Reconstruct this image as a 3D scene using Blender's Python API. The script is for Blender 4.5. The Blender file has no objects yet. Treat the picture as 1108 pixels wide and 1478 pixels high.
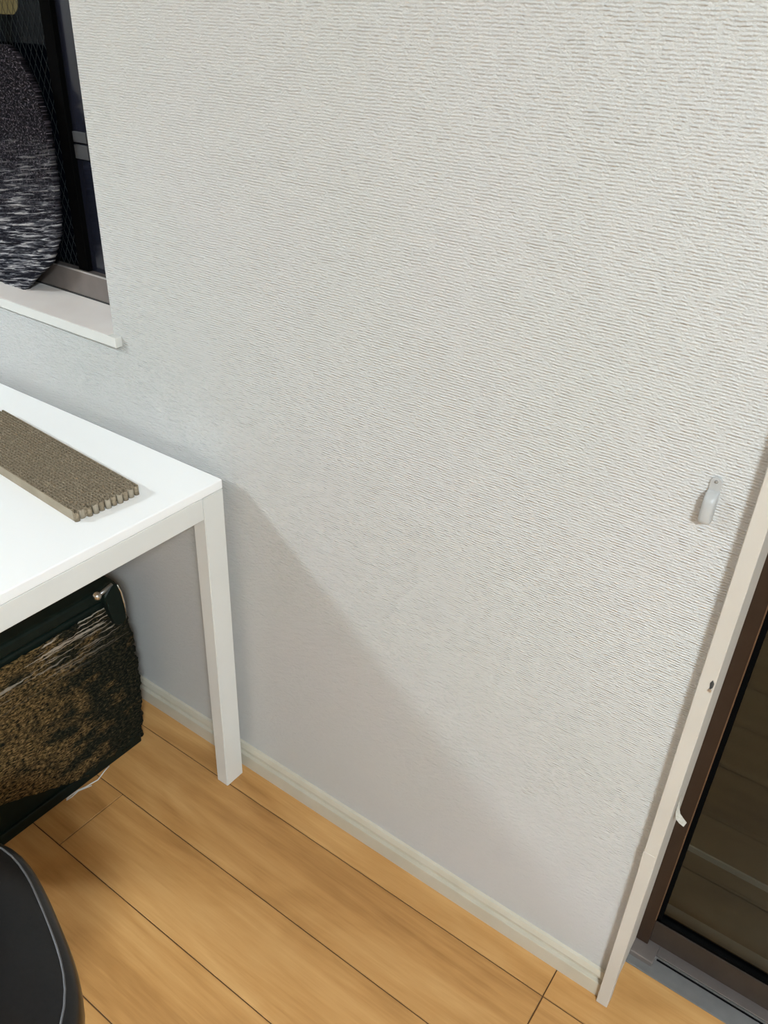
import bpy, bmesh, math, random
from mathutils import Vector, Matrix, noise as mnoise

# ------------------------------------------------------------------ camera, world, exposure
scene = bpy.context.scene
C = scene.collection
IMG_W, IMG_H, FOCAL = 1108, 1478, 1183.56
cam_d = bpy.data.cameras.new('camera')
cam = bpy.data.objects.new('camera', cam_d)
C.objects.link(cam)
cam_d.sensor_fit = 'VERTICAL'
cam_d.sensor_height = 24.0
cam_d.lens = 24.0 * FOCAL / IMG_H
cam_d.clip_start = 0.02
cam.matrix_world = Matrix.Translation((0.9228, -0.887, 1.4313)) @ (
    Matrix.Rotation(0.5962, 4, 'Z') @ Matrix.Rotation(1.0247, 4, 'X') @ Matrix.Rotation(0.0479, 4, 'Z'))
scene.camera = cam

world = bpy.data.worlds.new('night')
scene.world = world
world.use_nodes = True
world.node_tree.nodes['Background'].inputs[0].default_value = (0.010, 0.013, 0.020, 1)
world.node_tree.nodes['Background'].inputs[1].default_value = 0.6

scene.view_settings.view_transform = 'Standard'
scene.view_settings.look = 'None'
scene.view_settings.gamma = 1.0
scene.view_settings.use_curve_mapping = False
scene.view_settings.exposure = 0.18
LAMP_A = dict(loc=(-2.1, -2.0, 2.4), power=104.0)
LAMP_B = dict(loc=(2.1, -1.9, 2.4), power=172.0)
R = random.Random(7)

# ------------------------------------------------------------------ helpers
def mat(name, color, rough=0.5, metal=0.0, spec=0.5):
    m = bpy.data.materials.new(name)
    m.use_nodes = True
    b = m.node_tree.nodes['Principled BSDF']
    b.inputs['Base Color'].default_value = (*color, 1)
    b.inputs['Roughness'].default_value = rough
    b.inputs['Metallic'].default_value = metal
    b.inputs['Specular IOR Level'].default_value = spec
    return m

class NT:
    def __init__(s, m):
        s.t = m.node_tree
        s.b = s.t.nodes['Principled BSDF']
    def n(s, kind, **kw):
        nd = s.t.nodes.new(kind)
        for k, v in kw.items():
            setattr(nd, k, v)
        return nd
    def l(s, a, b):
        s.t.links.new(a, b)
    def coords(s, scale=(1, 1, 1), which='Object', loc=(0, 0, 0)):
        tc = s.n('ShaderNodeTexCoord'); mp = s.n('ShaderNodeMapping')
        mp.inputs['Scale'].default_value = scale
        mp.inputs['Location'].default_value = loc
        s.l(tc.outputs[which], mp.inputs[0])
        return mp.outputs[0]
    def rot_y(s, vec, ang):
        r = s.n('ShaderNodeVectorRotate', rotation_type='Y_AXIS')
        r.inputs['Angle'].default_value = ang
        s.l(vec, r.inputs['Vector'])
        return r.outputs[0]
    def scaled(s, vec, scale):
        m = s.n('ShaderNodeVectorMath', operation='MULTIPLY')
        m.inputs[1].default_value = scale
        s.l(vec, m.inputs[0])
        return m.outputs[0]
    def noise(s, vec, scale, detail=2, rough=0.5, dist=0.0):
        nd = s.n('ShaderNodeTexNoise')
        nd.inputs['Scale'].default_value = scale
        nd.inputs['Detail'].default_value = detail
        nd.inputs['Roughness'].default_value = rough
        nd.inputs['Distortion'].default_value = dist
        s.l(vec, nd.inputs['Vector'])
        return nd.outputs['Fac']
    def ramp(s, fac, stops):
        r = s.n('ShaderNodeValToRGB')
        el = r.color_ramp.elements
        while len(el) < len(stops):
            el.new(0.5)
        for e, (p, c) in zip(el, stops):
            e.position = p
            e.color = (*c, 1)
        s.l(fac, r.inputs[0])
        return r.outputs[0]
    def math(s, op, a, b=None, c=None):
        m = s.n('ShaderNodeMath', operation=op)
        for i, v in enumerate((a, b, c)):
            if v is None:
                continue
            if isinstance(v, (int, float)):
                m.inputs[i].default_value = v
            else:
                s.l(v, m.inputs[i])
        return m.outputs[0]
    def bump(s, h, dist, strength=1.0):
        b = s.n('ShaderNodeBump')
        b.inputs['Distance'].default_value = dist
        b.inputs['Strength'].default_value = strength
        s.l(h, b.inputs['Height'])
        s.l(b.outputs[0], s.b.inputs['Normal'])
        return b

def link(name, me, m=None, parent=None, loc=None):
    o = bpy.data.objects.new(name, me)
    C.objects.link(o)
    if m is not None:
        me.materials.append(m)
    if parent is not None:
        o.parent = parent
    if loc is not None:
        o.location = loc
    return o

def bm_obj(name, bm, m, parent=None, smooth=False, loc=None):
    bmesh.ops.recalc_face_normals(bm, faces=bm.faces[:])
    me = bpy.data.meshes.new(name)
    bm.to_mesh(me)
    bm.free()
    if smooth:
        for p in me.polygons:
            p.use_smooth = True
    return link(name, me, m, parent, loc)

def add_box(bm, x0, x1, y0, y1, z0, z1):
    vs = [bm.verts.new((x, y, z)) for x in (x0, x1) for y in (y0, y1) for z in (z0, z1)]
    for f in ((0, 1, 3, 2), (4, 6, 7, 5), (0, 4, 5, 1), (2, 3, 7, 6), (0, 2, 6, 4), (1, 5, 7, 3)):
        bm.faces.new([vs[i] for i in f])
    return vs

def box(name, x0, x1, y0, y1, z0, z1, m, parent=None, bev=0.0, seg=2):
    bm = bmesh.new()
    add_box(bm, x0, x1, y0, y1, z0, z1)
    if bev > 0:
        bmesh.ops.bevel(bm, geom=bm.edges[:], offset=bev, segments=seg, affect='EDGES', profile=0.5)
    return bm_obj(name, bm, m, parent)

def prism(name, pts, axis, a0, a1, m, parent=None, bev=0.0):
    """extrude a 2D outline along an axis. pts are the two other coordinates in axis order."""
    bm = bmesh.new()
    def mk(p, a):
        c = list(p)
        c.insert(axis, a)
        return bm.verts.new(c)
    A = [mk(p, a0) for p in pts]
    B = [mk(p, a1) for p in pts]
    n = len(pts)
    bm.faces.new(A)
    bm.faces.new(B[::-1])
    for i in range(n):
        bm.faces.new((A[i], A[(i + 1) % n], B[(i + 1) % n], B[i]))
    if bev > 0:
        bmesh.ops.bevel(bm, geom=bm.edges[:], offset=bev, segments=1, affect='EDGES')
    return bm_obj(name, bm, m, parent)

def add_tube(bm, pts, r, seg=8, cap=True):
    pts = [Vector(p) for p in pts]
    rr = r if isinstance(r, (list, tuple)) else [r] * len(pts)
    rings = []
    up = Vector((0, 0, 1))
    for i, p in enumerate(pts):
        t = (pts[min(i + 1, len(pts) - 1)] - pts[max(i - 1, 0)]).normalized()
        a = t.cross(up)
        if a.length < 1e-3:
            a = t.cross(Vector((1, 0, 0)))
        a.normalize()
        b = t.cross(a).normalized()
        rings.append([bm.verts.new(p + (a * math.cos(2 * math.pi * k / seg) + b * math.sin(2 * math.pi * k / seg)) * rr[i]) for k in range(seg)])
    for q in range(len(rings) - 1):
        for k in range(seg):
            bm.faces.new((rings[q][k], rings[q][(k + 1) % seg], rings[q + 1][(k + 1) % seg], rings[q + 1][k]))
    if cap:
        bm.faces.new(rings[0][::-1])
        bm.faces.new(rings[-1])

def tube(name, pts, r, m, parent=None, seg=8, loc=None):
    bm = bmesh.new()
    add_tube(bm, pts, r, seg)
    return bm_obj(name, bm, m, parent, True, loc)

def lathe(name, prof, m, parent=None, seg=40, loc=None, smooth=True):
    bm = bmesh.new()
    rings = []
    for r, z in prof:
        if r < 1e-6:
            rings.append([bm.verts.new((0, 0, z))])
        else:
            rings.append([bm.verts.new((r * math.cos(2 * math.pi * k / seg), r * math.sin(2 * math.pi * k / seg), z)) for k in range(seg)])
    for a, b in zip(rings, rings[1:]):
        for k in range(seg):
            k2 = (k + 1) % seg
            if len(a) == 1 and len(b) == 1:
                continue
            if len(a) == 1:
                bm.faces.new((a[0], b[k], b[k2]))
            elif len(b) == 1:
                bm.faces.new((a[k], a[k2], b[0]))
            else:
                bm.faces.new((a[k], a[k2], b[k2], b[k]))
    return bm_obj(name, bm, m, parent, smooth, loc)

def empty(name, loc=(0, 0, 0), rz=0.0):
    o = bpy.data.objects.new(name, None)
    C.objects.link(o)
    o.location = loc
    o.rotation_euler = (0, 0, rz)
    return o

def tag(o, label, cat, group=None):
    o['label'] = label
    o['category'] = cat
    if group:
        o['group'] = group
    return o

def struct(o, label=None, cat=None):
    o['kind'] = 'structure'
    if label:
        o['label'] = label
        o['category'] = cat
    return o

# ------------------------------------------------------------------ materials
def wallpaper():
    m = mat('woven_wallpaper', (0.52, 0.52, 0.505), 0.72, spec=0.3)
    t = NT(m)
    co = t.coords()
    sp = t.n('ShaderNodeSeparateXYZ')
    t.l(co, sp.inputs[0])
    wob = t.noise(co, 34.0, 2)
    z = t.math('MULTIPLY_ADD', wob, 0.0040, sp.outputs['Z'])
    row = t.math('MULTIPLY', z, 1 / 0.0037)
    rows = t.math('MULTIPLY_ADD', t.math('COSINE', t.math('MULTIPLY', row, 2 * math.pi)), -0.5, 0.5)
    # stitches run along each row, broken up and shifted from row to row
    st = t.n('ShaderNodeCombineXYZ')
    t.l(t.math('MULTIPLY', sp.outputs['X'], 120.0), st.inputs[0])
    t.l(t.math('MULTIPLY', t.math('FLOOR', row), 7.31), st.inputs[1])
    stitch = t.math('MULTIPLY_ADD', t.noise(st.outputs[0], 1.0, 1), 3.2, -1.0)
    fine = t.noise(t.coords((420, 420, 540)), 1.0, 1)
    h = t.math('ADD', t.math('MULTIPLY', rows, stitch), t.math('MULTIPLY', fine, 1.25))
    t.bump(h, 0.0013, 0.82)
    tint = t.noise(co, 3.0, 2)
    col = t.ramp(tint, [(0.3, (0.565, 0.57, 0.548)), (0.7, (0.58, 0.576, 0.565))])
    t.l(col, t.b.inputs['Base Color'])
    return m

def plank_mat():
    m = mat('oak_plank', (0.55, 0.33, 0.14), 0.40, spec=0.35)
    t = NT(m)
    oi = t.n('ShaderNodeObjectInfo')
    off = t.n('ShaderNodeVectorMath', operation='SCALE')
    cmb = t.n('ShaderNodeCombineXYZ')
    for i in range(3):
        t.l(oi.outputs['Random'], cmb.inputs[i])
    off.inputs['Scale'].default_value = 37.0
    t.l(cmb.outputs[0], off.inputs[0])
    def shifted(scale):
        v = t.n('ShaderNodeVectorMath', operation='ADD')
        t.l(t.coords(scale), v.inputs[0])
        t.l(off.outputs[0], v.inputs[1])
        return v.outputs[0]
    grain = t.noise(shifted((2.2, 26, 1)), 1.0, 4, 0.6, 0.6)
    cloud = t.noise(shifted((3.0, 9, 1)), 1.0, 3, 0.55, 0.9)
    fine = t.noise(shifted((12, 240, 1)), 1.0, 2, 0.6)
    f = t.math('ADD', t.math('MULTIPLY', grain, 0.45), t.math('ADD', t.math('MULTIPLY', cloud, 0.45), t.math('MULTIPLY', fine, 0.14)))
    f = t.math('ADD', f, t.math('MULTIPLY', t.math('SUBTRACT', oi.outputs['Random'], 0.5), 0.07))
    col = t.ramp(f, [(0.32, (0.31, 0.145, 0.042)), (0.50, (0.465, 0.240, 0.078)), (0.68, (0.59, 0.338, 0.130))])
    t.l(col, t.b.inputs['Base Color'])
    t.bump(fine, 0.0002, 0.5)
    return m

def noisy(name, c0, c1, scale, rough, metal=0.0, bump=0.0, sc=(1, 1, 1), spec=0.5):
    m = mat(name, c0, rough, metal, spec)
    t = NT(m)
    n = t.noise(t.coords(sc), scale, 3)
    t.l(t.ramp(n, [(0.3, c0), (0.7, c1)]), t.b.inputs['Base Color'])
    if bump:
        t.bump(n, bump, 0.6)
    return m

def glass_mat(name, tint, wired=False, refl=1.0):
    m = bpy.data.materials.new(name)
    m.use_nodes = True
    nt = m.node_tree
    nt.nodes.clear()
    out = nt.nodes.new('ShaderNodeOutputMaterial')
    tr = nt.nodes.new('ShaderNodeBsdfTransparent')
    tr.inputs[0].default_value = (*tint, 1)
    gl = nt.nodes.new('ShaderNodeBsdfGlossy')
    gl.inputs['Color'].default_value = (refl * 0.90, refl * 0.97, refl, 1)
    gl.inputs['Roughness'].default_value = 0.015
    fr = nt.nodes.new('ShaderNodeFresnel')
    # the same air-to-glass reflectance on both faces of the thin pane
    ge = nt.nodes.new('ShaderNodeNewGeometry')
    mr = nt.nodes.new('ShaderNodeMapRange')
    mr.inputs[3].default_value = 1.5
    mr.inputs[4].default_value = 1 / 1.5
    nt.links.new(ge.outputs['Backfacing'], mr.inputs[0])
    nt.links.new(mr.outputs[0], fr.inputs[0])
    mx = nt.nodes.new('ShaderNodeMixShader')
    nt.links.new(fr.outputs[0], mx.inputs[0])
    nt.links.new(tr.outputs[0], mx.inputs[1])
    nt.links.new(gl.outputs[0], mx.inputs[2])
    nt.links.new(mx.outputs[0], out.inputs[0])
    return m

M = {}
M['wall'] = wallpaper()
M['plank'] = plank_mat()
M['beige_wall'] = noisy('beige_wallpaper', (0.36, 0.34, 0.31), (0.39, 0.37, 0.34), 80, 0.8, bump=0.0005)
M['subfloor'] = mat('dark_joint', (0.10, 0.05, 0.018), 0.9)
M['ceiling'] = noisy('ceiling_paper', (0.84, 0.84, 0.83), (0.86, 0.86, 0.85), 60, 0.85, bump=0.0004)
M['cream'] = noisy('cream_baseboard', (0.52, 0.48, 0.385), (0.56, 0.52, 0.43), 18, 0.45)
M['jamb'] = noisy('pale_beige_jamb', (0.52, 0.485, 0.43), (0.56, 0.525, 0.465), 9, 0.55, sc=(1, 1, 0.6))
M['white_top'] = mat('white_table_top', (0.93, 0.935, 0.93), 0.30)
M['white_metal'] = noisy('white_lacquer', (0.70, 0.70, 0.67), (0.72, 0.72, 0.69), 12, 0.38)
M['sill'] = mat('white_sill', (0.66, 0.66, 0.625), 0.4)
M['bronze'] = noisy('bronze_aluminium', (0.030, 0.022, 0.017), (0.038, 0.028, 0.022), 30, 0.42, metal=0.1, spec=0.3)
M['bronze_sash'] = noisy('dark_bronze_sash', (0.030, 0.016, 0.009), (0.036, 0.020, 0.012), 30, 0.45, metal=0.1, spec=0.25)
M['taupe'] = noisy('taupe_aluminium', (0.16, 0.135, 0.12), (0.19, 0.16, 0.145), 30, 0.4, metal=0.35)
M['track'] = noisy('grey_aluminium_track', (0.145, 0.14, 0.135), (0.175, 0.168, 0.16), 40, 0.5, metal=0.25)
M['rail'] = mat('worn_rail_metal', (0.50, 0.48, 0.46), 0.35, 0.8)
M['gasket'] = mat('black_gasket', (0.003, 0.003, 0.003), 0.9, spec=0.0)
M['gold'] = mat('bronze_edge_line', (0.16, 0.095, 0.055), 0.4, 0.5)
M['glass'] = glass_mat('door_glass', (0.66, 0.70, 0.70))
M['wired'] = glass_mat('window_glass', (0.35, 0.37, 0.40), refl=0.22)
M['wire'] = mat('window_wire', (0.014, 0.017, 0.017), 0.7, 0.0, 0.2)
M['clear_white'] = mat('white_plastic', (0.42, 0.42, 0.41), 0.4)
M['chrome'] = mat('bright_chrome', (0.75, 0.75, 0.73), 0.18, 1.0)
M['steel'] = mat('dull_steel', (0.35, 0.35, 0.34), 0.4, 0.9)
M['hole'] = mat('dark_gouge', (0.03, 0.03, 0.028), 0.9)
M['paper'] = noisy('torn_paper', (0.40, 0.37, 0.31), (0.52, 0.49, 0.43), 300, 0.9)
M['card'] = noisy('corrugated_card', (0.19, 0.150, 0.100), (0.34, 0.275, 0.195), 240, 0.95, spec=0.1)
M['card_side'] = noisy('flat_card', (0.30, 0.255, 0.19), (0.37, 0.315, 0.24), 30, 0.9, spec=0.1)
M['green'] = noisy('dark_green_case', (0.002, 0.006, 0.0045), (0.004, 0.010, 0.0075), 50, 0.5, spec=0.2)
M['leather'] = noisy('black_leather', (0.002, 0.002, 0.0025), (0.004, 0.004, 0.0045), 200, 0.30, bump=0.0002, spec=0.35)
M['black_plastic'] = mat('black_plastic', (0.01, 0.01, 0.01), 0.5)
M['piping'] = mat('grey_piping', (0.10, 0.10, 0.105), 0.45)
M['cord'] = mat('white_cord', (0.70, 0.69, 0.66), 0.5)
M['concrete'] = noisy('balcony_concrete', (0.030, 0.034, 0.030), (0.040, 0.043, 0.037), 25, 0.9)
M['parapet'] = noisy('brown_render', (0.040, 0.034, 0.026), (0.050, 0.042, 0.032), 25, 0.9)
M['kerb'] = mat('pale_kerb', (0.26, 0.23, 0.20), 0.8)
M['dark_pane'] = mat('dark_pane', (0.010, 0.011, 0.018), 0.16, spec=0.35)
M['reflection'] = mat('reflection_grey', (0.042, 0.042, 0.045), 0.5)  # flat grey painted in for a room reflection in the window
M['sill_top'] = noisy('pale_sill_top', (0.86, 0.80, 0.76), (0.90, 0.85, 0.81), 14, 0.4)
M['lamp_white'] = mat('lamp_rim', (0.8, 0.8, 0.8), 0.4)

# ------------------------------------------------------------------ room shell
RX0, RX1, RY0, RH = -3.1, 3.5, -4.3, 2.42
WT = 0.14                                  # wall thickness
WIN_X0, WIN_X1, WIN_Z0, WIN_Z1 = -0.78, -0.2825, 0.902, 1.75
DOOR_X0, DOOR_X1, DOOR_Z1 = 0.826, 2.52, 2.02

bm = bmesh.new()
for (x0, x1, z0, z1) in ((RX0, WIN_X0, 0, RH), (WIN_X0, WIN_X1, 0, WIN_Z0), (WIN_X0, WIN_X1, WIN_Z1, RH),
                         (WIN_X1, DOOR_X0, 0, RH), (DOOR_X0, DOOR_X1, DOOR_Z1, RH), (DOOR_X1, RX1, 0, RH)):
    add_box(bm, x0, x1, 0.0, WT, z0, z1)
bmesh.ops.remove_doubles(bm, verts=bm.verts[:], dist=1e-5)
struct(bm_obj('wall_back', bm, M['wall']), 'white woven-textured wallpaper wall behind the table', 'wall')
struct(box('wall_left', RX0 - 0.1, RX0, RY0, WT, 0, RH, M['beige_wall']), 'beige wallpaper wall at the window end of the room', 'wall')
struct(box('wall_right', RX1, RX1 + 0.1, RY0, WT, 0, RH, M['beige_wall']), 'beige wallpaper wall at the sliding door end of the room', 'wall')
struct(box('wall_front', RX0 - 0.1, RX1 + 0.1, RY0 - 0.1, RY0, 0, RH, M['beige_wall']), 'beige wallpaper wall facing the window', 'wall')
struct(box('ceiling', RX0 - 0.1, RX1 + 0.1, RY0 - 0.1, WT, RH, RH + 0.1, M['ceiling']), 'plain papered ceiling', 'ceiling')

# floor: a dark bed, every plank on it a piece of its own
floor = struct(box('floor', RX0, RX1, RY0, 0.079, -0.03, -0.0025, M['subfloor']), 'light oak plank floor', 'floor')
SEAM0, PITCH, JOINT, GAP = -0.0662, 0.1557, 0.7434, 0.0011
plank_cache = {}
def plank(x0, x1, y0, y1):
    key = (round(x1 - x0, 4), round(y1 - y0, 4))
    if key not in plank_cache:
        bm = bmesh.new()
        lx, ly = (x1 - x0) / 2 - GAP, (y1 - y0) / 2 - GAP
        add_box(bm, -lx, lx, -ly, ly, -0.012, 0.0)
        top = [e for e in bm.edges if all(v.co.z > -1e-6 for v in e.verts)]
        bmesh.ops.bevel(bm, geom=top, offset=0.0009, segments=1, affect='EDGES')
        bmesh.ops.recalc_face_normals(bm, faces=bm.faces[:])
        me = bpy.data.meshes.new('plank')
        bm.to_mesh(me); bm.free()
        me.materials.append(M['plank'])
        plank_cache[key] = me
    o = bpy.data.objects.new('plank', plank_cache[key])
    C.objects.link(o)
    o.parent = floor
    o.location = ((x0 + x1) / 2, (y0 + y1) / 2, 0)
L = 1.818
# first strip along the wall; its last piece runs on into the doorway
plank(JOINT - L, JOINT, SEAM0, 0.0)
plank(RX0, JOINT - L, SEAM0, 0.0)
g = GAP
prism('plank', [(JOINT + g, SEAM0 + g), (JOINT + L, SEAM0 + g), (JOINT + L, 0.0785), (0.834, 0.0785), (0.834, 0), (JOINT + g, 0)],
      2, -0.012, 0.0, M['plank'], floor)
plank(JOINT + L, RX1, SEAM0, 0.0)
y = SEAM0
row = 1
while y > RY0 + 0.02:
    y0 = max(y - PITCH, RY0)
    j = JOINT - (0.9034 if ((row // 2) % 2) else 0.0)
    if row == 3:
        j += 0.9034
    xs = sorted(set([RX0, RX1] + [j + k * L for k in range(-4, 5) if RX0 + 0.05 < j + k * L < RX1 - 0.05]))
    for a, b in zip(xs, xs[1:]):
        plank(a, b, y0, y)
    y = y0
    row += 1

# baseboard: thick foot, groove, slanted lip
bb = [(0, 0), (-0.0102, 0), (-0.0102, 0.0330), (-0.0096, 0.0345), (-0.0030, 0.0352), (-0.0024, 0.0470), (-0.0090, 0.0492),
      (-0.0094, 0.0520), (-0.0056, 0.0625), (0, 0.0635)]
bo = prism('baseboard_back', bb, 0, RX0, 0.8205, M['cream'])
struct(bo, 'cream grooved baseboard along the foot of the white wall', 'baseboard')
struct(prism('baseboard_back', bb, 0, 2.56, RX1, M['cream']), 'cream grooved baseboard beyond the sliding door', 'baseboard')
struct(box('baseboard_left', RX0, RX0 + 0.01, RY0, 0, 0, 0.06, M['cream']), 'cream baseboard of the window end wall', 'baseboard')
struct(box('baseboard_right', RX1 - 0.01, RX1, RY0, 0, 0, 0.06, M['cream']), 'cream baseboard of the sliding door end wall', 'baseboard')
struct(box('baseboard_front', RX0, RX1, RY0, RY0 + 0.01, 0, 0.06, M['cream']), 'cream baseboard of the wall facing the window', 'baseboard')

# pale door casing with its jamb running back into the opening
PX0, PX1, PY = 0.8203, 0.8400, -0.0190
trim = struct(prism('trim_1', [(PX0, PY), (PX1, PY), (PX1, 0.004), (0.8352, 0.012), (0.8352, 0.128), (PX0, 0.128)], 2, 0, DOOR_Z1 + 0.02, M['jamb'], bev=0.0009), 'pale beige upright door casing beside the sliding glass door', 'door frame')
box('filler_patch', PX0 - 0.0004, PX1 - 0.002, PY - 0.0005, PY + 0.01, 0.372, 0.402, M['jamb'], trim, bev=0.0004)
def rough_disc(name, cx, cz, rx, rz, y0, y1, m, parent, seed, n=11):
    rr = random.Random(seed)
    pts = [(cx + rx * rr.uniform(.6, 1.1) * math.cos(2 * math.pi * k / n), cz + rz * rr.uniform(.6, 1.1) * math.sin(2 * math.pi * k / n)) for k in range(n)]
    return prism(name, pts, 1, y0, y1, m, parent)
o = rough_disc('gouge', 0.8362, 0.7375, 0.0030, 0.0075, PY - 0.0006, PY + 0.002, M['hole'], trim, 4)
o = rough_disc('screw_head', 0.8358, 0.7290, 0.0026, 0.0032, PY - 0.0014, PY + 0.002, M['rail'], trim, 9)
# torn strip of paper peeling off the jamb
bm = bmesh.new()
path = [(0.8356, 0.066, 0.4560), (0.8362, 0.064, 0.4400), (0.8376, 0.062, 0.4260), (0.8412, 0.060, 0.4165), (0.8475, 0.059, 0.4120), (0.8545, 0.058, 0.4090)]
wid = [0.0006, 0.0014, 0.0026, 0.0034, 0.0032, 0.0020]
lo, hi, lo2, hi2 = [], [], [], []
for (px, py, pz), w in zip(path, wid):
    lo.append(bm.verts.new((px - w * .4, py - .003, pz - w * 1.3)))
    hi.append(bm.verts.new((px + w * .5, py + .003, pz + w * 1.0)))
    lo2.append(bm.verts.new((px - w * .4, py - .0020, pz - w * 1.3 - .0008)))
    hi2.append(bm.verts.new((px + w * .5, py + .0040, pz + w * 1.0 - .0008)))
for i in range(len(path) - 1):
    for a, b in ((lo, hi), (hi, hi2), (hi2, lo2), (lo2, lo)):
        bm.faces.new((a[i], b[i], b[i + 1], a[i + 1]))
bm_obj('torn_paper', bm, M['paper'], trim)
struct(box('trim_2', DOOR_X1 - 0.006, DOOR_X1 + 0.014, PY, 0.128, 0, DOOR_Z1 + 0.02, M['jamb'], bev=0.0012), 'pale beige upright door casing on the far side of the sliding door', 'door frame')
struct(box('trim_3', PX1, DOOR_X1 - 0.006, PY, 0.128, DOOR_Z1, DOOR_Z1 + 0.02, M['jamb'], bev=0.0012), 'pale beige door head casing over the sliding door', 'door frame')

# ------------------------------------------------------------------ sliding glass door
door = empty('door_1', (0.84, 0.12, 0))
struct(door, 'bronze framed sliding glass door with dark glass', 'sliding door')
def dchild(o):
    o.parent = door
    o.matrix_parent_inverse = Matrix.Translation((-0.84, -0.12, 0))
    return o
DX0, DX1 = 0.8345, DOOR_X1 - 0.006
thr = dchild(box('threshold', DX0, DX1, 0.079, 0.118, -0.03, 0.0012, M['track'], bev=0.001))
bed = dchild(box('track_bed', DX0, DX1, 0.118, 0.245, -0.03, -0.010, M['track']))
dchild(box('track_rail', 0.8765, DX1, 0.1165, 0.1190, -0.010, 0.0040, M['rail']))
dchild(box('track_lip', 0.8765, DX1, 0.1215, 0.160, -0.010, 0.0030, M['taupe'], bev=0.001))
dchild(box('track_rail', 0.8765, DX1, 0.1995, 0.2020, -0.010, 0.0040, M['rail']))
dchild(box('end_block', DX0, 0.8765, 0.0960, 0.1420, -0.010, 0.0120, M['taupe'], bev=0.0015))
# slot in front of the rail with a worn notch
dchild(box('track_slot', 0.880, DX1, 0.1130, 0.1166, 0.0010, 0.0016, M['gasket']))
def sash(x0, x1, yf, first):
    st = 0.0245
    s = dchild(box('sash_stile', x0, x0 + st, yf, yf + 0.026, 0.014, 1.96, M['bronze_sash'], bev=0.0012))
    dchild(box('sash_stile', x1 - st, x1, yf, yf + 0.026, 0.014, 1.96, M['bronze_sash'], bev=0.0012))
    rl = dchild(box('sash_rail', x0 + st, x1 - st, yf + 0.0005, yf + 0.026, 0.028, 0.084, M['bronze'], bev=0.0012))
    dchild(box('sash_rail', x0 + st, x1 - st, yf + 0.0005, yf + 0.026, 1.90, 1.96, M['bronze'], bev=0.0012))
    gy = yf + 0.011
    dchild(box('glass_bead', x0 + st - 0.0014, x0 + st + 0.0003, yf - 0.0010, yf + 0.004, 0.088, 1.90, M['gold']))
    for (a, b, c, d) in ((x0 + st, x0 + st + 0.0075, 0.084, 1.90), (x1 - st - 0.0075, x1 - st, 0.084, 1.90), (x0 + st, x1 - st, 0.084, 0.0905), (x0 + st, x1 - st, 1.892, 1.90)):
        dchild(box('gasket', a, b, yf + 0.003, gy + 0.006, c, d, M['gasket']))
    dchild(box('pane', x0 + st, x1 - st, gy, gy + 0.004, 0.080, 1.905, M['glass']))
sash(0.8325, 1.70, 0.1230, True)
sash(1.655, DX1, 0.1600, False)
dchild(box('head_track', DX0, DX1, 0.115, 0.245, 1.965, DOOR_Z1, M['bronze']))
dchild(box('side_frame', 0.828, 0.8325, 0.128, 0.245, -0.03, DOOR_Z1, M['bronze']))
dchild(box('side_frame', DX1, DX1 + 0.008, 0.128, 0.245, -0.03, DOOR_Z1, M['bronze']))

# balcony outside the glass
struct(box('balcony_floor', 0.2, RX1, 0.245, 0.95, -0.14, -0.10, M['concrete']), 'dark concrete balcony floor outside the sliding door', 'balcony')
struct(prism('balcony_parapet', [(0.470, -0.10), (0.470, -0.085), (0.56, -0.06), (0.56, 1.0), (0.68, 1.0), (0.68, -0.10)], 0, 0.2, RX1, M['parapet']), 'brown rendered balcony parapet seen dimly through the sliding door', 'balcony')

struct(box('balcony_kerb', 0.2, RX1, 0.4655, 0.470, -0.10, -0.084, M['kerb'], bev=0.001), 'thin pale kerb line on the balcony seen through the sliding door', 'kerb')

# ------------------------------------------------------------------ window with sill
win = empty('window_1', (WIN_X1, 0.1, WIN_Z0))
struct(win, 'dark night window with taupe metal frame above the white table', 'window')
def wchild(o):
    o.parent = win
    o.matrix_parent_inverse = Matrix.Translation((-WIN_X1, -0.1, -WIN_Z0))
    return o
wchild(box('window_sill', WIN_X0 - 0.018, WIN_X1 + 0.0215, -0.0150, 0.0, 0.9020, 0.9210, M['sill'], bev=0.0012))
wchild(box('sill_board', WIN_X0 + .0002, WIN_X1 - .0002, -0.0132, 0.1065, 0.9025, 0.9213, M['sill_top'], bev=0.0004))
wchild(box('bottom_rail', WIN_X0, WIN_X1, 0.1010, 0.1380, 0.9205, 0.9720, M['taupe'], bev=0.0010))
wchild(box('rail_edge', WIN_X0, WIN_X1, 0.1000, 0.1030, 0.9700, 0.9735, M['rail']))
wchild(box('sealant', WIN_X0, WIN_X1, 0.0985, 0.1012, 0.9203, 0.9235, M['hole']))
wchild(box('side_frame', WIN_X1 - 0.030, WIN_X1, 0.1010, 0.138, 0.972, WIN_Z1, M['bronze']))
wchild(box('side_frame', WIN_X0, WIN_X0 + 0.030, 0.1010, 0.138, 0.972, WIN_Z1, M['bronze']))
wchild(box('top_rail', WIN_X0 + 0.03, WIN_X1 - 0.03, 0.1010, 0.138, WIN_Z1 - 0.04, WIN_Z1, M['bronze']))
wchild(box('meeting_stile', -0.512, -0.483, 0.1080, 0.1300, 0.972, WIN_Z1 - 0.04, M['gasket'], bev=0.001))
wchild(box('reflection_band', -0.478, -0.440, 0.1125, 0.1190, 1.208, 1.226, M['reflection'], bev=0.001))  # two added grey bands imitate a reflection in the pane, not hardware
wchild(box('reflection_band', -0.478, -0.440, 0.1125, 0.1190, 1.180, 1.204, M['reflection'], bev=0.001))
wchild(box('pane', -0.483, WIN_X1 - 0.030, 0.1190, 0.1230, 0.965, WIN_Z1 - 0.035, M['dark_pane']))
wchild(box('pane', WIN_X0 + 0.030, -0.512, 0.1190, 0.1230, 0.965, WIN_Z1 - 0.035, M['wired']))
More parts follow.
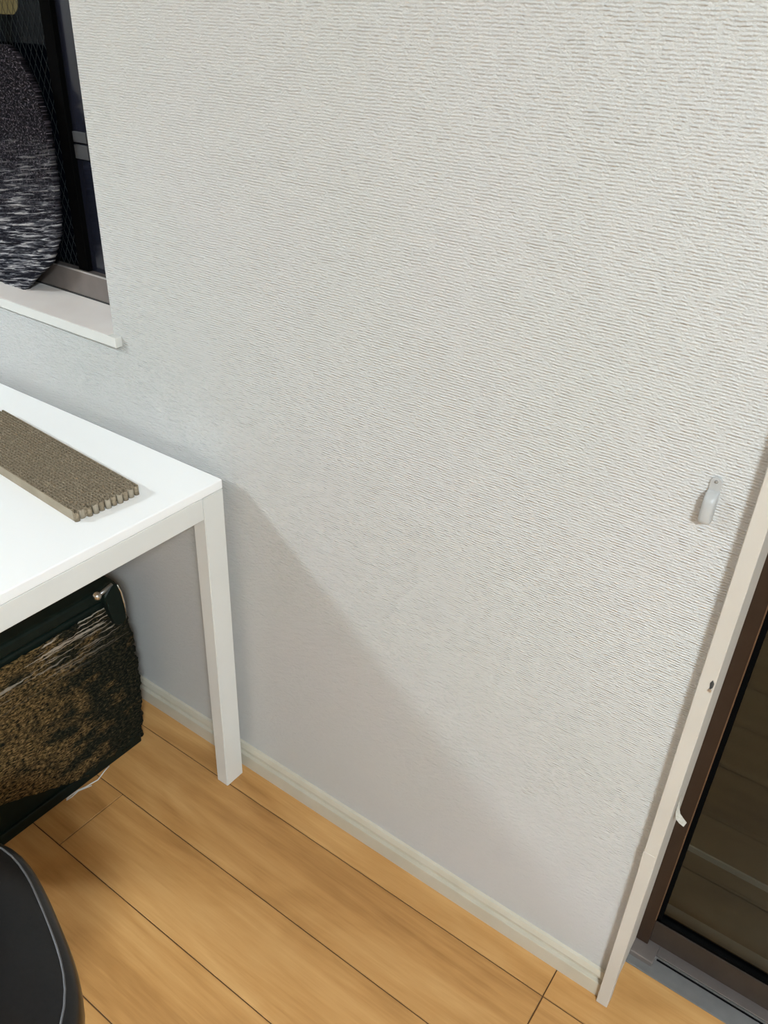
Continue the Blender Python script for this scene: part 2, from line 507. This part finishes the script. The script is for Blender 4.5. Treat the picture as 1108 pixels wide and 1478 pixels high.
# diamond wire set behind the glass
bm = bmesh.new()
def wires(xa, xb, za, zb, step, slope):
    for s in (-1, 1):
        k = -60
        while k < 80:
            pts = []
            c0 = k * step
            for x in (xa, xb):
                z = za + c0 + s * slope * (x - xa)
                pts.append((x, z))
            (x0, z0), (x1, z1) = pts
            # clip to the pane
            def cl(x0, z0, x1, z1):
                if z0 == z1:
                    return None
                t0, t1 = 0.0, 1.0
                for zz, sg in ((za, 1), (zb, -1)):
                    d0, d1 = (z0 - zz) * sg, (z1 - zz) * sg
                    if d0 < 0 and d1 < 0:
                        return None
                    if d0 < 0:
                        t0 = max(t0, d0 / (d0 - d1))
                    elif d1 < 0:
                        t1 = min(t1, d0 / (d0 - d1))
                if t1 <= t0:
                    return None
                return (x0 + (x1 - x0) * t0, z0 + (z1 - z0) * t0, x0 + (x1 - x0) * t1, z0 + (z1 - z0) * t1)
            r = cl(x0, z0, x1, z1)
            if r:
                add_tube(bm, [(r[0], 0.1183, r[1]), (r[2], 0.1183, r[3])], 0.00045, 4, False)
            k += 1
wires(WIN_X0 + 0.03, -0.512, 0.972, WIN_Z1 - 0.04, 0.034, 2.1)
wo = wchild(bm_obj('wire_mesh', bm, M['wire']))
wo['kind'] = 'stuff'

# ------------------------------------------------------------------ ceiling lamps
def lamp_emit(power):
    m = mat('lit_diffuser', (0.9, 0.9, 0.88), 0.5)
    b = m.node_tree.nodes['Principled BSDF']
    b.inputs['Emission Color'].default_value = (0.885, 1.015, 1.095, 1)
    b.inputs['Emission Strength'].default_value = power
    return m
def ceiling_lamp(loc, power, label):
    t = empty('ceiling_lamp', (loc[0], loc[1], RH))
    tag(t, label, 'ceiling lamp')
    lathe('lamp_base', [(0, 0), (0.20, 0), (0.20, -0.03), (0, -0.03)], M['lamp_white'], t, smooth=False)
    lathe('diffuser', [(0.19, -0.028), (0.225, -0.035), (0.235, -0.07), (0.21, -0.105), (0.12, -0.125), (0, -0.13)], lamp_emit(power), t)
ceiling_lamp(LAMP_A['loc'], LAMP_A['power'], 'round white ceiling lamp at the window end of the room')
ceiling_lamp(LAMP_B['loc'], LAMP_B['power'], 'round white ceiling lamp at the sliding door end of the room')

# ------------------------------------------------------------------ white table
TG, TD, TL, TH = 0.0273, 0.75, 1.25, 0.735
table = empty('white_table', (0, -TG, 0))
tag(table, 'white rectangular table with square legs against the wall under the window', 'table')
LX, LY = 0.0302, 0.0465
box('table_top', -TL, 0, -TD, 0, TH - 0.0185, TH, M['white_top'], table, bev=0.0022, seg=3)
zt = TH - 0.0195
for x0, x1 in ((-TL, -TL + LX), (-LX, 0)):
    for y0, y1 in ((-TD, -TD + LY), (-LY, 0)):
        sx = 1 if x1 == 0 else -1
        bmx = bmesh.new()
        add_box(bmx, x0, x1, y0, y1, 0.0, zt)
        bmesh.ops.bevel(bmx, geom=bmx.edges[:], offset=0.0013, segments=2, affect='EDGES')
        bm_obj('leg', bmx, M['white_metal'], table)
for x0, x1 in ((-TL + .0012, -TL + 0.024), (-0.024, -0.0012)):
    box('end_rail', x0, x1, -TD + LY + .0006, -LY - .0006, 0.6740, zt, M['white_metal'], table, bev=0.0012)
for y0, y1 in ((-TD + .0012, -TD + 0.024), (-0.024, -0.0012)):
    box('side_rail', -TL + LX + .0006, -LX - .0006, y0, y1, 0.6740, zt, M['white_metal'], table, bev=0.0012)

# ------------------------------------------------------------------ corrugated cardboard scratcher
SL, SW, SH = 0.425, 0.117, 0.0175
scr = empty('cardboard_scratcher', (-0.0655, -0.1515, TH), math.radians(-4.0))
tag(scr, 'brown corrugated cardboard cat scratcher with frayed end lying on the white table', 'cat scratcher')
NL = 21
pit = SW / NL
bm = bmesh.new()
rr = random.Random(3)
def sheet(pts, top, th):
    """a thin upright card strip following pts (x,y)"""
    vb = []
    for i, (x, yy) in enumerate(pts):
        z1 = top(x, yy)
        vb.append((bm.verts.new((x, yy - th / 2, 0.0004)), bm.verts.new((x, yy - th / 2, z1)), bm.verts.new((x, yy + th / 2, z1)), bm.verts.new((x, yy + th / 2, 0.0004))))
    for a, b in zip(vb, vb[1:]):
        for k in range(3):
            bm.faces.new((a[k], b[k], b[k + 1], a[k + 1]))
    bm.faces.new(vb[0]); bm.faces.new(vb[-1][::-1])
def topz(x, yy):
    wear = mnoise.noise((x * 22, yy * 40, 3.1))
    pitn = mnoise.noise((x * 160, yy * 400, 7.7))
    worn = max(0.0, 1 - abs(x + 0.13) / 0.22)
    return SH - 0.0012 * max(0, wear) * worn - 0.0014 * max(0, pitn) * (0.35 + worn)
for i in range(NL + 1):
    yy = -i * pit
    end = -rr.uniform(0.0, 0.007) - (0.004 if i % 5 == 2 else 0)
    x = -SL
    pts = []
    while x < end:
        pts.append((x, yy)); x += 0.006
    pts.append((end, yy + rr.uniform(-.0012, .0012)))
    sheet(pts, topz, 0.0007)
    if i < NL:
        ph = rr.uniform(0, 6.28)
        e2 = -rr.uniform(0.0, 0.009)
        pts = []
        x = -SL
        while x < e2:
            pts.append((x, yy - pit / 2 + (pit / 2 - 0.0004) * math.sin(x / 0.0088 * 2 * math.pi + ph))); x += 0.0013
        sheet(pts, topz, 0.0006)
core = bm_obj('corrugated_core', bm, M['card'], scr)
core['kind'] = 'stuff'
box('side_panel', -SL, -0.004, 0.0004, 0.0014, 0, SH - 0.0006, M['card_side'], scr)
box('side_panel', -SL, -0.006, -SW - 0.0014, -SW - 0.0004, 0, SH - 0.0004, M['card_side'], scr)
# curled flute ends at the frayed side
cache = None
for i in range(NL):
    if i % 2 == 0:
        bm = bmesh.new()
        yc = -(i + 0.5) * pit
        x0 = -rr.uniform(0.001, 0.006)
        n = 9
        rad = pit * rr.uniform(0.75, 1.0)
        A = []
        for k in range(n):
            a = -1.9 + 3.8 * k / (n - 1)
            px, py = x0 + rad * 0.9 * math.cos(a), yc + rad * math.sin(a)
            A.append((bm.verts.new((px, py, 0.0003)), bm.verts.new((px - .0006, py, SH - rr.uniform(0.0002, 0.0025)))))
        for p, q in zip(A, A[1:]):
            bm.faces.new((p[0], q[0], q[1], p[1]))
        o = bm_obj('frayed_flute', bm, M['card_side'] if i % 4 else M['card'], scr, True)
        sol = o.modifiers.new('thickness', 'SOLIDIFY')
        sol.thickness = 0.0006

# ------------------------------------------------------------------ white hook clip on the wall
hk = empty('wall_hook', (0.7725, 0.0, 0.94))
tag(hk, 'small white plastic hook pinned to the wall beside the door casing', 'wall hook')
W2 = 0.0062
tab = [(-W2, 0.030), (W2, 0.030)] + [(W2 * math.cos(a), 0.0555 + W2 * math.sin(a)) for a in [math.pi * k / 10 for k in range(11)]]
prism('tab', tab, 1, -0.0030, 0.0006, M['clear_white'], hk, bev=0.0005)
# body: a trough that swells away from the wall
bm = bmesh.new()
prof = [(0.044, -0.0032), (0.042, -0.0100), (0.038, -0.0150), (0.033, -0.0168), (0.012, -0.0185), (0.008, -0.0180), (0.006, -0.0150)]
seg = 10
rings = []
for z, yf in prof:
    w = 0.0066
    ring = []
    for k in range(seg + 1):
        a = math.pi * k / seg
        ring.append(bm.verts.new((-w * max(-1, min(1, 1.25 * math.cos(a))), yf * (0.10 + 0.90 * max(0, math.sin(a)) ** 0.45), z)))
    ring.append(bm.verts.new((w, 0.0006, z)))
    ring.append(bm.verts.new((-w, 0.0006, z)))
    rings.append(ring)
for a, b in zip(rings, rings[1:]):
    for k in range(len(a)):
        k2 = (k + 1) % len(a)
        bm.faces.new((a[k], a[k2], b[k2], b[k]))
bm.faces.new(rings[0]); bm.faces.new(rings[-1][::-1])
bm_obj('hook_body', bm, M['clear_white'], hk, True)
bm = bmesh.new()
bmesh.ops.create_uvsphere(bm, u_segments=12, v_segments=8, radius=0.0019)
bm_obj('pin_head', bm, M['steel'], hk, True, (0.0, -0.0032, 0.0560))
pr = lathe('pin_ring', [(0.0026, 0), (0.0030, 0.0006), (0.0034, 0)], M['clear_white'], hk, 16, (0, -0.0030, 0.0560))
pr.rotation_euler = (math.radians(90), 0, 0)

# ------------------------------------------------------------------ dark green case under the table
BX, BY0, BY1, BZ = -0.243, -0.100, -0.560, 0.445
case = empty('storage_case', (BX, BY0, 0))
tag(case, 'dark green case with speckled brown cloth cover standing on the floor under the white table', 'storage case')
def cb(name, x0, x1, y0, y1, z0, z1, m, bev=0.004):
    return box(name, x0 - BX, x1 - BX, y0 - BY0, y1 - BY0, z0, z1, m, case, bev)
cb('body', BX - 0.40, BX - 0.006, BY1, BY0, 0.0, BZ - 0.03, M['green'], 0.006)
cb('lid', BX - 0.402, BX - 0.004, BY1 - 0.002, BY0 + 0.002, BZ - 0.028, BZ, M['green'], 0.006)
cb('bottom_edge', BX - 0.02, BX, BY1, BY0, 0.0, 0.028, M['green'], 0.003)
# rough cloth cover bulging over the end of the case
def speckle_cloth():
    m = mat('speckled_brown_cloth', (0.1, 0.06, 0.03), 0.95, spec=0.1)
    t = NT(m)
    sp1 = t.noise(t.coords((1, 110, 330)), 1.0, 3, 0.7)
    sy = t.n('ShaderNodeSeparateXYZ'); t.l(t.coords(), sy.inputs[0])
    big = t.math('ADD', t.noise(t.coords((1, 14, 30)), 1.0, 3), t.math('MULTIPLY_ADD', sy.outputs['Y'], -1.1, -0.20))
    tan = t.ramp(sp1, [(0.40, (0.006, 0.007, 0.004)), (0.50, (0.075, 0.048, 0.018)), (0.66, (0.26, 0.165, 0.068))])
    drk = t.ramp(sp1, [(0.46, (0.004, 0.006, 0.004)), (0.60, (0.030, 0.026, 0.014)), (0.74, (0.11, 0.080, 0.040))])
    mx = t.n('ShaderNodeMix', data_type='RGBA')
    t.l(t.ramp(big, [(0.40, (0, 0, 0)), (0.56, (1, 1, 1))]), mx.inputs[0])
    t.l(drk, mx.inputs[6]); t.l(tan, mx.inputs[7])
    # pale threads near the top
    rows = t.noise(t.coords((1, 5, 190)), 1.0, 2, 0.6)
    sx = t.n('ShaderNodeSeparateXYZ'); t.l(t.coords(), sx.inputs[0])
    topm = t.math('SMOOTH_MIN', t.math('MAXIMUM', t.math('MULTIPLY_ADD', sx.outputs['Z'], 9.0, -2.7), 0.0), 1.0, 0.1)
    thr_ = t.math('MULTIPLY', t.math('GREATER_THAN', rows, 0.585), topm)
    mx2 = t.n('ShaderNodeMix', data_type='RGBA')
    t.l(thr_, mx2.inputs[0]); t.l(mx.outputs[2], mx2.inputs[6])
    mx2.inputs[7].default_value = (0.42, 0.36, 0.29, 1)
    t.l(mx2.outputs[2], t.b.inputs['Base Color'])
    t.bump(sp1, 0.004, 0.7)
    return m
bm = bmesh.new()
NY, NZ = 130, 130
def cover(u, v):
    # u: 0 at the wall side corner (wrapped round), 1 at far end; v: 0 bottom, 1 top
    s = u * 0.50 - 0.035
    zb = 0.012 + max(0.0, s - 0.15) * 0.50
    z = zb + v * (BZ - 0.043 - zb)
    bulge = math.sin(math.pi * min(1, max(0, v * 0.93 + 0.03))) ** 0.8
    if s < 0:
        x = BX - 0.004 - (-s) * 1.0
        yv = BY0 + 0.004 + 0.026 * bulge * min(1.0, (-s / 0.03) ** 0.5 + 0.35)
    else:
        x = BX - 0.002 + 0.006 * bulge * min(1, s / 0.05)
        yv = BY0 + 0.004 - s + 0.026 * bulge * 0.35 * max(0, 1 - s / 0.04)
    yv = max(yv, BY1)
    n = mnoise.fractal((yv * 60, z * 110, 1.3), 0.8, 2.0, 4)
    rip = 0.0016 * math.sin(z * 560 + 3 * mnoise.noise((yv * 12, z * 30, 0)))
    return (x - BX + 0.0030 * n + rip * 0.5, yv - BY0 + (0.0045 * n if s < 0.02 else 0), z)
grid = [[bm.verts.new(cover(i / NY, j / NZ)) for j in range(NZ + 1)] for i in range(NY + 1)]
for i in range(NY):
    for j in range(NZ):
        bm.faces.new((grid[i][j], grid[i + 1][j], grid[i + 1][j + 1], grid[i][j + 1]))
o = bm_obj('cloth_cover', bm, speckle_cloth(), case, True)
o['label'] = 'speckled tan and black cloth cover'
sol = o.modifiers.new('thickness', 'SOLIDIFY'); sol.thickness = 0.003; sol.offset = -1
# clasp: curved dark green flap with a bright edge, chrome knob on an arm
cl = [(-0.030, 0.435), (-0.012, 0.452), (0.004, 0.448), (0.010, 0.425), (0.013, 0.395), (0.013, 0.358), (0.004, 0.348), (-0.012, 0.352), (-0.020, 0.375), (-0.026, 0.405)]
clasp = prism('clasp', [(p - 0.012, q + 0.004) for p, q in cl], 0, -0.004, 0.014, M['green'], case, bev=0.0025)
tube('clasp_edge', [(0.0145, -0.0100, 0.451), (0.0145, -0.0045, 0.432), (0.0145, -0.0010, 0.404), (0.0145, -0.0005, 0.378)], [0.0012, 0.0020, 0.0023, 0.0016], M['chrome'], clasp)
tube('clasp_arm', [(0.016, -0.058, 0.452), (0.017, -0.042, 0.456), (0.015, -0.022, 0.460)], [0.0035, 0.0042, 0.0030], M['steel'], clasp)
bm = bmesh.new()
bmesh.ops.create_uvsphere(bm, u_segments=18, v_segments=12, radius=0.0085)
bm_obj('clasp_knob', bm, M['chrome'], clasp, True, (0.019, -0.0605, 0.4555))

# white cord lying along the foot of the case
cd = empty('thin_cord', (-0.235, -0.24, 0))
tag(cd, 'thin white cord lying on the floor along the foot of the green case', 'cord')
base = [(-0.2405, -0.302), (-0.2410, -0.290), (-0.2400, -0.272), (-0.2345, -0.258), (-0.2330, -0.246), (-0.2300, -0.231), (-0.2335, -0.220), (-0.2385, -0.206), (-0.2415, -0.192)]
tube('strand', [(x + 0.235, yv + 0.24, 0.0018) for x, yv in base], 0.0013, M['cord'], cd, 6)
tube('strand', [(x + 0.235 + 0.003 + 0.002 * math.sin(i * 1.9), yv + 0.24 - 0.002, 0.0018) for i, (x, yv) in enumerate(base[:5])], 0.0011, M['cord'], cd, 6)

# ------------------------------------------------------------------ dark speckled cloth in the window
def window_cloth_mat():
    m = mat('dark_speckled_knit', (0.02, 0.02, 0.02), 0.95, spec=0.1)
    t = NT(m)
    spk = t.noise(t.coords((230, 1, 260)), 1.0, 2, 0.7)
    rib = t.noise(t.scaled(t.rot_y(t.coords(), math.radians(9)), (15, 1, 235)), 1.0, 3, 0.7, 0.5)
    sx = t.n('ShaderNodeSeparateXYZ'); t.l(t.coords(), sx.inputs[0])
    # pale yarn below, dark yarn above
    k = t.n('ShaderNodeMapRange'); k.inputs[1].default_value = 0.30; k.inputs[2].default_value = 0.05
    t.l(sx.outputs['Z'], k.inputs[0])
    dark = t.ramp(spk, [(0.48, (0.0030, 0.0026, 0.0035)), (0.58, (0.030, 0.024, 0.031)), (0.70, (0.17, 0.15, 0.165))])
    light = t.ramp(rib, [(0.46, (0.008, 0.008, 0.012)), (0.54, (0.09, 0.09, 0.105)), (0.66, (0.62, 0.60, 0.59))])
    mx = t.n('ShaderNodeMix', data_type='RGBA')
    t.l(k.outputs[0], mx.inputs[0]); t.l(dark, mx.inputs[6]); t.l(light, mx.inputs[7])
    t.l(mx.outputs[2], t.b.inputs['Base Color'])
    t.bump(rib, 0.003, 0.8)
    return m
wc = empty('knitted_cloth', (-0.56, 0.06, 0.921))
tag(wc, 'dark speckled knitted cloth with pale ribbed hem standing on the window sill', 'cloth')
bm = bmesh.new()
NU, NV = 90, 150
HC = 0.435
def edge_x(v):
    # right hand outline of the cloth, by height
    pts = [(0.0, -0.058), (0.06, -0.030), (0.16, 0.030), (0.30, 0.062), (0.5, 0.066), (0.72, 0.060), (0.86, 0.040), (0.95, 0.012), (1.0, -0.02)]
    for (a, xa), (b, xb) in zip(pts, pts[1:]):
        if v <= b:
            return xa + (xb - xa) * (v - a) / (b - a)
    return pts[-1][1]
def wcloth(u, v):
    xr = edge_x(v)
    x = -0.20 + (xr + 0.20) * u
    z = v * HC
    n = mnoise.fractal((x * 70, z * 130, 2.2), 0.8, 2.0, 4)
    rib = 0.0014 * math.sin((z - 0.15 * x) * 520 + 2.5 * mnoise.noise((x * 14, z * 25, 5)))
    yv = 0.018 - 0.030 * (1 - v) ** 2 + 0.012 * (1 - u) * v
    return (x + (0.004 * n if u > 0.97 else 0), yv - 0.004 * n - rib, max(0.0, z))
for side in (0, 1):
    gr = []
    for i in range(NU + 1):
        col = []
        for j in range(NV + 1):
            x, yv, z = wcloth(i / NU, j / NV)
            col.append(bm.verts.new((x, yv + side * 0.012, z)))
        gr.append(col)
    for i in range(NU):
        for j in range(NV):
            bm.faces.new((gr[i][j], gr[i + 1][j], gr[i + 1][j + 1], gr[i][j + 1]))
    if side == 0:
        g0 = gr
loop0 = [g0[i][0] for i in range(NU + 1)] + [g0[NU][j] for j in range(1, NV + 1)] + [g0[i][NV] for i in range(NU - 1, -1, -1)] + [g0[0][j] for j in range(NV - 1, 0, -1)]
loop1 = [gr[i][0] for i in range(NU + 1)] + [gr[NU][j] for j in range(1, NV + 1)] + [gr[i][NV] for i in range(NU - 1, -1, -1)] + [gr[0][j] for j in range(NV - 1, 0, -1)]
for k in range(len(loop0)):
    k2 = (k + 1) % len(loop0)
    bm.faces.new((loop0[k], loop1[k], loop1[k2], loop0[k2]))
bm_obj('knit', bm, window_cloth_mat(), wc, True)

# ------------------------------------------------------------------ black leather stool
ST = (0.222, -0.80)
stool = empty('leather_stool', (ST[0], ST[1], 0), math.radians(-18))
tag(stool, 'black leather seat with grey piping standing on the floor beside the white table', 'stool')
bm = bmesh.new()
def sup(a, h, n=3.2):
    c, s = math.cos(a), math.sin(a)
    r = h / ((abs(c) ** n + abs(s) ** n) ** (1 / n))
    return r * c, r * s
prof = [(0.0, 0.410), (0.178, 0.410), (0.192, 0.416), (0.199, 0.436), (0.200, 0.458), (0.198, 0.476), (0.192, 0.487), (0.184, 0.494), (0.165, 0.504), (0.12, 0.516), (0.06, 0.522), (0.0, 0.5235)]
seg = 72
rings = []
for h, z in prof:
    if h == 0:
        rings.append([bm.verts.new((0, 0, z))])
    else:
        rings.append([bm.verts.new((*sup(2 * math.pi * k / seg, h), z + (0.002 * mnoise.noise((k * .4, h * 20, z * 9)) if h < 0.19 else 0))) for k in range(seg)])
for a, b in zip(rings, rings[1:]):
    for k in range(seg):
        k2 = (k + 1) % seg
        if len(a) == 1:
            bm.faces.new((a[0], b[k], b[k2]))
        elif len(b) == 1:
            bm.faces.new((a[k], a[k2], b[0]))
        else:
            bm.faces.new((a[k], a[k2], b[k2], b[k]))
cush = bm_obj('seat_cushion', bm, M['leather'], stool, True)
bm = bmesh.new()
ring = [(*sup(2 * math.pi * k / seg, 0.1865), 0.4925) for k in range(seg + 1)]
add_tube(bm, ring, 0.0014, 6, False)
bm_obj('piping', bm, M['piping'], cush, True)
box('seat_plate', -0.12, 0.12, -0.12, 0.12, 0.395, 0.412, M['black_plastic'], stool, bev=0.004)
for k in range(4):
    a = math.pi / 4 + k * math.pi / 2
    c, s = math.cos(a), math.sin(a)
    tube('leg', [(0.13 * c, 0.13 * s, 0.402), (0.19 * c, 0.19 * s, 0.0)], [0.016, 0.011], M['black_plastic'], stool, 12)

# ------------------------------------------------------------------ outside: ground and a street lamp in the night
struct(box('ground_outside', -14, 8, 1.2, 14, -3.3, -3.2, M['concrete']), 'dark street ground outside the window', 'ground')
sl = empty('street_lamp', (-8.185, 5.0, -3.2))
tag(sl, 'warm yellow street lamp globe glowing outside the dark window', 'street lamp')
tube('pole', [(0, 0, 0), (0, 0, 4.44)], [0.06, 0.04], M['black_plastic'], sl, 12)
gm = mat('warm_lamp_globe', (0.8, 0.7, 0.4), 0.5)
gm.node_tree.nodes['Principled BSDF'].inputs['Emission Color'].default_value = (1.0, 0.72, 0.26, 1)
gm.node_tree.nodes['Principled BSDF'].inputs['Emission Strength'].default_value = 0.9
bm = bmesh.new()
bmesh.ops.create_uvsphere(bm, u_segments=24, v_segments=14, radius=0.145)
bm_obj('globe', bm, gm, sl, True, (0, 0, 4.575))
lathe('collar', [(0, 4.40), (0.07, 4.40), (0.09, 4.46), (0, 4.46)], M['black_plastic'], sl, 16)
